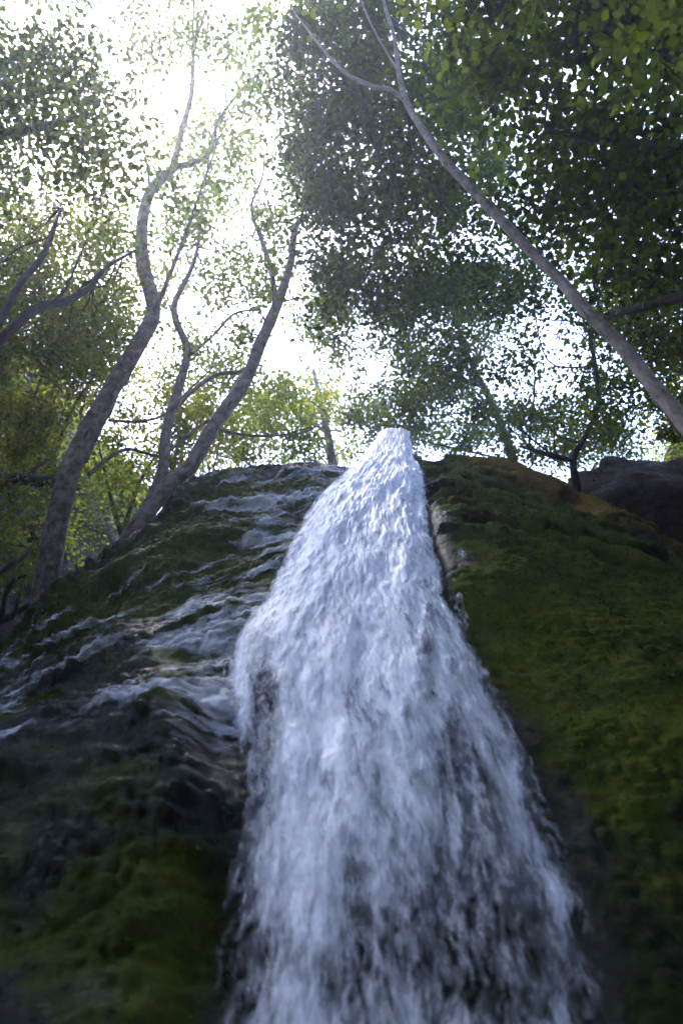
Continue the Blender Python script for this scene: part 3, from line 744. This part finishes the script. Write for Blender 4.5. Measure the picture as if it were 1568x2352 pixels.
# foliage hanging over the upper left
f = Foliage()
f.region([(-250, 140), (90, 100), (300, 150), (320, 330), (280, 480), (180, 420), (60, 460), (-250, 520)], (8, 11), 2.2, 0.085, 0.40, avoid=0.8, tint=0.35, tvar=0.25)
f.region([(-200, -150), (480, -150), (520, 120), (200, 130), (-200, 150)], (11, 14), 0.45, 0.085, 0.34, avoid=0.8)
f.box((-7.0, -6.0, 8.0), (0.5, -0.8, 11.0), 90, 0.6, 70, 0.16, 0.4)  # unseen high leaves behind the viewer, added to shade the fall's foot
f.box((-6.0, -4.6, 3.6), (0.5, -0.9, 6.0), 330, 0.5, 70, 0.15, 0.4)  # unseen low leaf layer, added for the same shade
tree("overhanging_tree", "olive green tree hanging over the bright sky at the upper left",
     [("trunk", [(-900, 900, 7.5, 120), (-600, 560, 8.2, 80), (-350, 400, 8.8, 54), (-120, 330, 9.3, 34), (60, 300, 9.7, 22), (220, 260, 10.2, 10)]),
      ("limb", [(-350, 400, 8.8, 40), (-180, 230, 9.3, 26), (-20, 150, 9.8, 16), (110, 120, 10.3, 8)])],
     f, M_dark, M_leaf_m, ntw=22)
# pale tree leaning in from the right
f = Foliage()
f.region([(640, 40), (860, -60), (1100, 60), (1150, 420), (960, 470), (700, 440), (640, 330)], (10.5, 14), 3.2, 0.10, 0.36, avoid=0.9, tint=0.35)
f.region([(680, 420), (1000, 420), (1080, 640), (900, 740), (740, 720), (700, 560)], (10, 14), 2.8, 0.095, 0.34, avoid=0.9, tint=0.3)
f.region([(980, 400), (1150, 470), (1360, 690), (1250, 740), (1060, 660), (940, 520)], (9.5, 12), 1.5, 0.085, 0.32, avoid=0.2, tint=0.3)
tree("pale_tree", "slim pale tree leaning in from the right over the mossy rock",
     [("trunk", [(6854, 10570, 0.64, 364.0), (2500, 2700, 2.2, 122.5), (2100, 1900, 2.7, 87.5), (1800, 1290, 3.5, 58.8), (1680, 1110, 3.9, 49.0), (1568, 968, 4.3, 40.6), (1500, 888, 4.6, 36.4), (1430, 800, 4.9, 32.9), (1342, 712, 5.2, 29.4), (1290, 648, 5.5, 26.6), (1200, 558, 5.9, 23.8), (1100, 452, 6.4, 21.7), (1022, 368, 6.9, 19.6),
                 (962, 285, 7.5, 16.8), (932, 230, 8.0, 14.7), (915, 165, 8.5, 11.2), (905, 85, 9.1, 9.1), (880, 0, 9.7, 7.7), (870, -90, 10.3, 4.2)]),
      ("limb", [(930, 232, 8.0, 11.9), (895, 205, 8.2, 10.5), (860, 200, 8.4, 9.8), (790, 165, 8.9, 8.4), (740, 112, 9.4, 6.3), (700, 60, 9.9, 4.9), (670, 20, 10.5, 2.8)]),
      ("limb", [(915, 165, 8.5, 5.6), (870, 90, 9.2, 4.9), (845, 40, 9.8, 4.2), (820, -20, 10.4, 2.8)])],
     f, M_pale, M_leaf_d, ntw=50, segs=16)
# big-leaved dark tree overhead at the right
f = Foliage()
f.region([(1000, -200), (1900, -200), (1900, 480), (1480, 520), (1250, 430), (1060, 250)], (6.6, 9.0), 3.0, 0.11, 0.32, avoid=0.6, tint=0.5, tvar=0.3)
f.region([(1180, 330), (1900, 380), (1900, 760), (1480, 720), (1250, 560)], (6.4, 9.0), 2.9, 0.095, 0.30, avoid=0.6, tint=0.45, tvar=0.3)
f.region([(1420, -150), (1950, -150), (1950, 450), (1500, 420)], (4.6, 6.2), 1.2, 0.09, 0.26, avoid=0.3, tint=0.6)
f.box((-0.5, -6.0, 8.0), (7.0, -0.8, 11.0), 90, 0.6, 70, 0.16, 0.4)  # right half of the unseen high leaves added as a light blocker
f.box((-0.5, -4.6, 3.6), (6.0, -0.9, 6.0), 330, 0.5, 70, 0.15, 0.4)  # right half of the unseen low leaves added to darken the foot
tree("dark_canopy_tree", "dense dark green tree with large leaves overhead at the upper right",
     [("trunk", [(2900, 1500, 4.2, 260), (2600, 900, 4.6, 190), (2300, 500, 5.2, 130), (2000, 280, 5.8, 90), (1750, 180, 6.3, 50), (1500, 120, 6.8, 22)]),
      ("limb", [(2300, 500, 5.2, 100), (1950, 560, 5.9, 60), (1700, 640, 6.5, 34), (1500, 700, 7.1, 22), (1380, 728, 7.6, 14)]),
      ("limb", [(2000, 280, 5.8, 60), (1700, 330, 6.4, 36), (1450, 330, 7, 20), (1250, 300, 7.5, 10)])],
     f, M_dark, M_leaf_h, ntw=40)
# dark little tree on the right shoulder
f = Foliage()
f.region([(1120, 640), (1300, 600), (1400, 700), (1450, 880), (1400, 1000), (1180, 1000), (1130, 930)], (8.5, 11.5), 1.0, 0.075, 0.28, avoid=0.9, tint=0.4)
f.region([(1130, 930), (1420, 930), (1420, 1060), (1250, 1080), (1130, 1040)], (11.2, 13), 2.2, 0.07, 0.26, avoid=0.3, tint=0.4)
tree("crooked_tree", "small dark tree with a crooked stem on the right shoulder of the rock",
     [("trunk", [(1325, 1130, 10.0, 21.0), (1316, 1055, 10.0, 15.4), (1342, 1005, 10.0, 11.9), (1372, 935, 10.1, 10.5), (1370, 870, 10.2, 9.8), (1358, 790, 10.4, 9.1), (1350, 740, 10.6, 7.0), (1320, 700, 10.8, 4.2)]),
      ("limb", [(1316, 1058, 10, 12.6), (1270, 1048, 10.0, 11.9), (1220, 1032, 10.1, 9.1), (1190, 1025, 10.3, 4.2)]),
      ("limb", [(1365, 780, 10.3, 6.3), (1335, 745, 10.5, 5.6), (1290, 735, 10.8, 3.5)]),
      ("limb", [(1335, 1020, 10, 5.6), (1280, 1000, 10.2, 4.2), (1240, 960, 10.5, 2.8)])],
     f, M_dark, M_leaf_m, ntw=40)
# trees upstream behind the lip
f = Foliage()
f.region([(900, 640), (1130, 620), (1160, 760), (1100, 900), (960, 920), (900, 800)], (12, 15), 2.6, 0.085, 0.30, avoid=0.8, tint=0.25)
f.region([(820, 880), (1130, 880), (1140, 1030), (960, 1030), (830, 1000)], (13, 16), 1.9, 0.085, 0.28, avoid=0.7, tint=0.3)
f.region([(700, 560), (920, 640), (900, 800), (740, 800)], (12, 15), 1.1, 0.085, 0.30, avoid=0.9, tint=0.3)
f.region([(800, 930), (1000, 900), (1130, 960), (1120, 1040), (820, 1030)], (12.5, 15), 1.3, 0.08, 0.26, avoid=0.2, tint=0.4)
tree("upstream_tree", "dark leaved tree standing above the lip just right of the falling water",
     [("trunk", [(1190, 1120, 13.0, 26), (1170, 1030, 13.2, 20), (1130, 930, 13.6, 16), (1080, 830, 14.0, 12), (1040, 720, 14.5, 8), (1000, 620, 15, 4)]),
      ("limb", [(1110, 890, 13.7, 9), (1000, 850, 14, 6), (900, 780, 14.4, 5)])],
     f, M_dark, M_leaf_m, ntw=30)
f = Foliage()
f.region([(450, 930), (640, 900), (840, 900), (850, 1080), (450, 1090)], (13, 17), 1.5, 0.09, 0.32, avoid=0.6, tint=0.5)
f.region([(640, 820), (880, 820), (900, 1000), (700, 980)], (14, 18), 0.5, 0.09, 0.30, avoid=1.0, tint=0.5)
tree("sunlit_tree", "light green tree standing above the lip just left of the falling water",
     [("trunk", [(770, 1130, 15.0, 26), (760, 1040, 15.3, 20), (740, 940, 15.8, 14), (720, 850, 16.3, 8)]),
      ("limb", [(755, 1000, 15.5, 9), (690, 950, 15.8, 7), (620, 930, 16, 4)])],
     f, M_bark, M_leaf_y, ntw=24)
# right-hand trees low on the slope
f = Foliage()
f.region([(1380, 640), (1800, 600), (1850, 1050), (1560, 1040), (1440, 880)], (9.4, 12), 3.2, 0.08, 0.30, avoid=0.3, tint=0.4)
tree("slope_tree", "dark tree crowding the right side behind the slim pale trunk",
     [("trunk", [(1700, 1330, 9.2, 60), (1660, 1180, 9.3, 48), (1610, 1020, 9.4, 36), (1580, 860, 9.5, 26), (1570, 720, 9.6, 12)]),
      ("limb", [(1620, 1050, 9.4, 24), (1540, 960, 9.3, 15), (1470, 860, 9.4, 8)]),
      ("limb", [(1600, 960, 9.4, 20), (1680, 850, 9.3, 12), (1740, 740, 9.2, 6)])],
     f, M_dark, M_leaf_m, ntw=24)

# shrubs on the left slope, each its own plant
def shrub(label, poly, dep, tau, base, mat, tint=0.5, leaf=0.07):
    f = Foliage(); f.region(poly, dep, tau, leaf, 0.28, avoid=0.3, tint=tint)
    root = empty("shrub", label, "shrub", "shrubs on the left slope")
    cs = np.array(f.C); b0 = at(*[np.float64(v) for v in base])
    Js, Rs = [], []
    for k in range(4):
        c = cs[rng.integers(len(cs))]
        mid = b0 + (c - b0) * 0.5 + rng.normal(0, 0.15, 3)
        V, F, tip, at_ = tube([b0, mid, c], [0.04, 0.026, 0.008], 7, 8, 0.1, k)
        mesh_obj("stem", V, [F, tip], M_dark, root, {"tube": at_})
        Js.append(catmull([b0, mid, c], 6)); Rs.append(np.full(len(Js[-1]), 0.02))
    f.build("foliage", mat, root, (np.concatenate(Js), np.concatenate(Rs)), M_dark, 20)
shrub("yellow green shrub filling the left edge under the dark forked limbs", [(-120, 820), (170, 790), (200, 960), (60, 1040), (-120, 1050)], (10, 11.5), 2.2, (20, 1150, 11), M_leaf_y, 0.55)
shrub("yellowing shrub glimpsed just left of the big grey trunk", [(120, 700), (330, 700), (280, 860), (170, 980), (90, 930)], (11, 12.5), 2.0, (110, 1100, 11.8), M_leaf_y, 0.6)
shrub("bright green shrub between the big grey trunk and the twin stems", [(230, 860), (420, 820), (420, 1050), (310, 1160), (210, 1100)], (11, 13), 1.7, (280, 1230, 11.5), M_leaf_y, 0.55)
shrub("leafy shrub showing through behind the twin stems", [(400, 900), (520, 880), (560, 1060), (450, 1080), (380, 1150)], (11.5, 13.5), 1.7, (420, 1180, 12), M_leaf_y, 0.65)
shrub("low dark shrub at the foot of the big grey trunk", [(-60, 1120), (90, 1140), (110, 1260), (60, 1420), (-60, 1440)], (9.2, 10.2), 0.8, (0, 1430, 9.6), M_leaf_m, 0.4)

# ground cover on both slopes
f = Foliage()
f.region([(-80, 1030), (330, 1080), (300, 1200), (140, 1330), (-80, 1300)], (9.3, 11), 0.9, 0.06, 0.25, avoid=0.0, tint=0.4)
f.region([(1250, 1000), (1700, 960), (1750, 1200), (1500, 1150), (1300, 1080)], (10.8, 12.5), 1.0, 0.06, 0.25, avoid=0.0, tint=0.4)
for sgn, cnt in ((-1, 380), (1, 260)):
    H = HILL[sgn].reshape(-1, 3) + CAM
    hx, hy = project(H)
    ok = np.where((hx > -250) & (hx < 1850) & (hy > 350) & (hy < 1450) & (H[:, 1] > 5.5))[0]
    for q in rng.choice(ok, cnt):
        f.clump(H[q] + np.array([-sgn * 0.12, -0.1, 0.1]), 0.3, 26, 0.07, rng.uniform(0.3, 0.8))
kind(f.build("undergrowth", M_leaf_y), "stuff", "low leafy undergrowth on the dark slopes", "undergrowth")

# boulder behind the right shoulder, dead branch and fallen log on the left slope
def rock(name, label, c, r, mat, seed):
    u, v = np.meshgrid(np.linspace(0, 2 * np.pi, 60), np.linspace(0.02, np.pi - 0.02, 36))
    n = np.stack([np.cos(u) * np.sin(v), np.sin(u) * np.sin(v), np.cos(v)], -1)
    k = 1 + 0.30 * fbm(n[..., 0] * 1.4, n[..., 1] * 1.4, n[..., 2] * 1.4, seed=seed, octs=5)
    n = np.sign(n) * np.abs(n) ** 0.8
    o = mesh_obj(name, c + (n * k[..., None] * np.array(r)).reshape(-1, 3), grid_faces(*u.shape), mat)
    o["label"] = label; o["category"] = "boulder"
M_boulder = make_soil_mat("boulder_rock", (0.04, 0.03, 0.022), (0.15, 0.12, 0.095), (0.36, 0.31, 0.26), 3.0)
rock("boulder", "brown boulder lying behind the mossy right shoulder", at(1480.0, 1165.0, 11.2), (1.15, 0.8, 0.6), M_boulder, 3)
def branch_thing(name, label, cat, path, mat):
    root = empty(name, label, cat)
    limb("stem", path, mat, root, 10, 5, 0.12)
    p = np.asarray(path[len(path) // 2]); limb("side_branch", [tuple(p[:3]) + (p[3] * 0.5,), (p[0] + 25, p[1] - 30, p[2] + 0.1, p[3] * 0.35), (p[0] + 60, p[1] - 48, p[2] + 0.2, 2)], mat, root, 7, 6, 0.1)
branch_thing("dead_branch", "bare pale branch lying low at the far left below the big trunk", "branch", [(-60, 1330, 9.0, 18), (0, 1312, 9.1, 17), (45, 1285, 9.2, 15), (75, 1262, 9.3, 10)], M_bark)
branch_thing("fallen_log", "dark horizontal log wedged behind the big grey trunk", "log", [(-120, 1120, 9.4, 34), (-20, 1108, 9.5, 32), (60, 1102, 9.6, 30), (140, 1112, 9.7, 26), (180, 1120, 9.7, 18)], M_dark)

# ------------------------------------------------------------------ spray-laden air
def haze_box(density):
    m = bpy.data.materials.new("haze_air"); m.use_nodes = True
    nt = m.node_tree; nt.nodes.clear()
    out = N(nt, "ShaderNodeOutputMaterial"); v = N(nt, "ShaderNodeVolumePrincipled")
    v.inputs["Color"].default_value = (0.84, 0.87, 0.99, 1); v.inputs["Density"].default_value = density
    v.inputs["Anisotropy"].default_value = 0.8
    nt.links.new(v.outputs[0], out.inputs["Volume"])
    lo, hi = np.array([-26, -14, -3.9]), np.array([26, 34, 26.0])
    V = np.array([[(lo, hi)[i][0], (lo, hi)[j][1], (lo, hi)[k][2]] for i in (0, 1) for j in (0, 1) for k in (0, 1)])
    F = np.array([(0, 1, 3, 2), (4, 6, 7, 5), (0, 4, 5, 1), (2, 3, 7, 6), (0, 2, 6, 4), (1, 5, 7, 3)])
    kind(mesh_obj("haze", V, F, m, smooth_shade=False), "stuff", "pale misty air in the gorge", "haze")
HAZE = 0.0034
if HAZE: haze_box(HAZE)
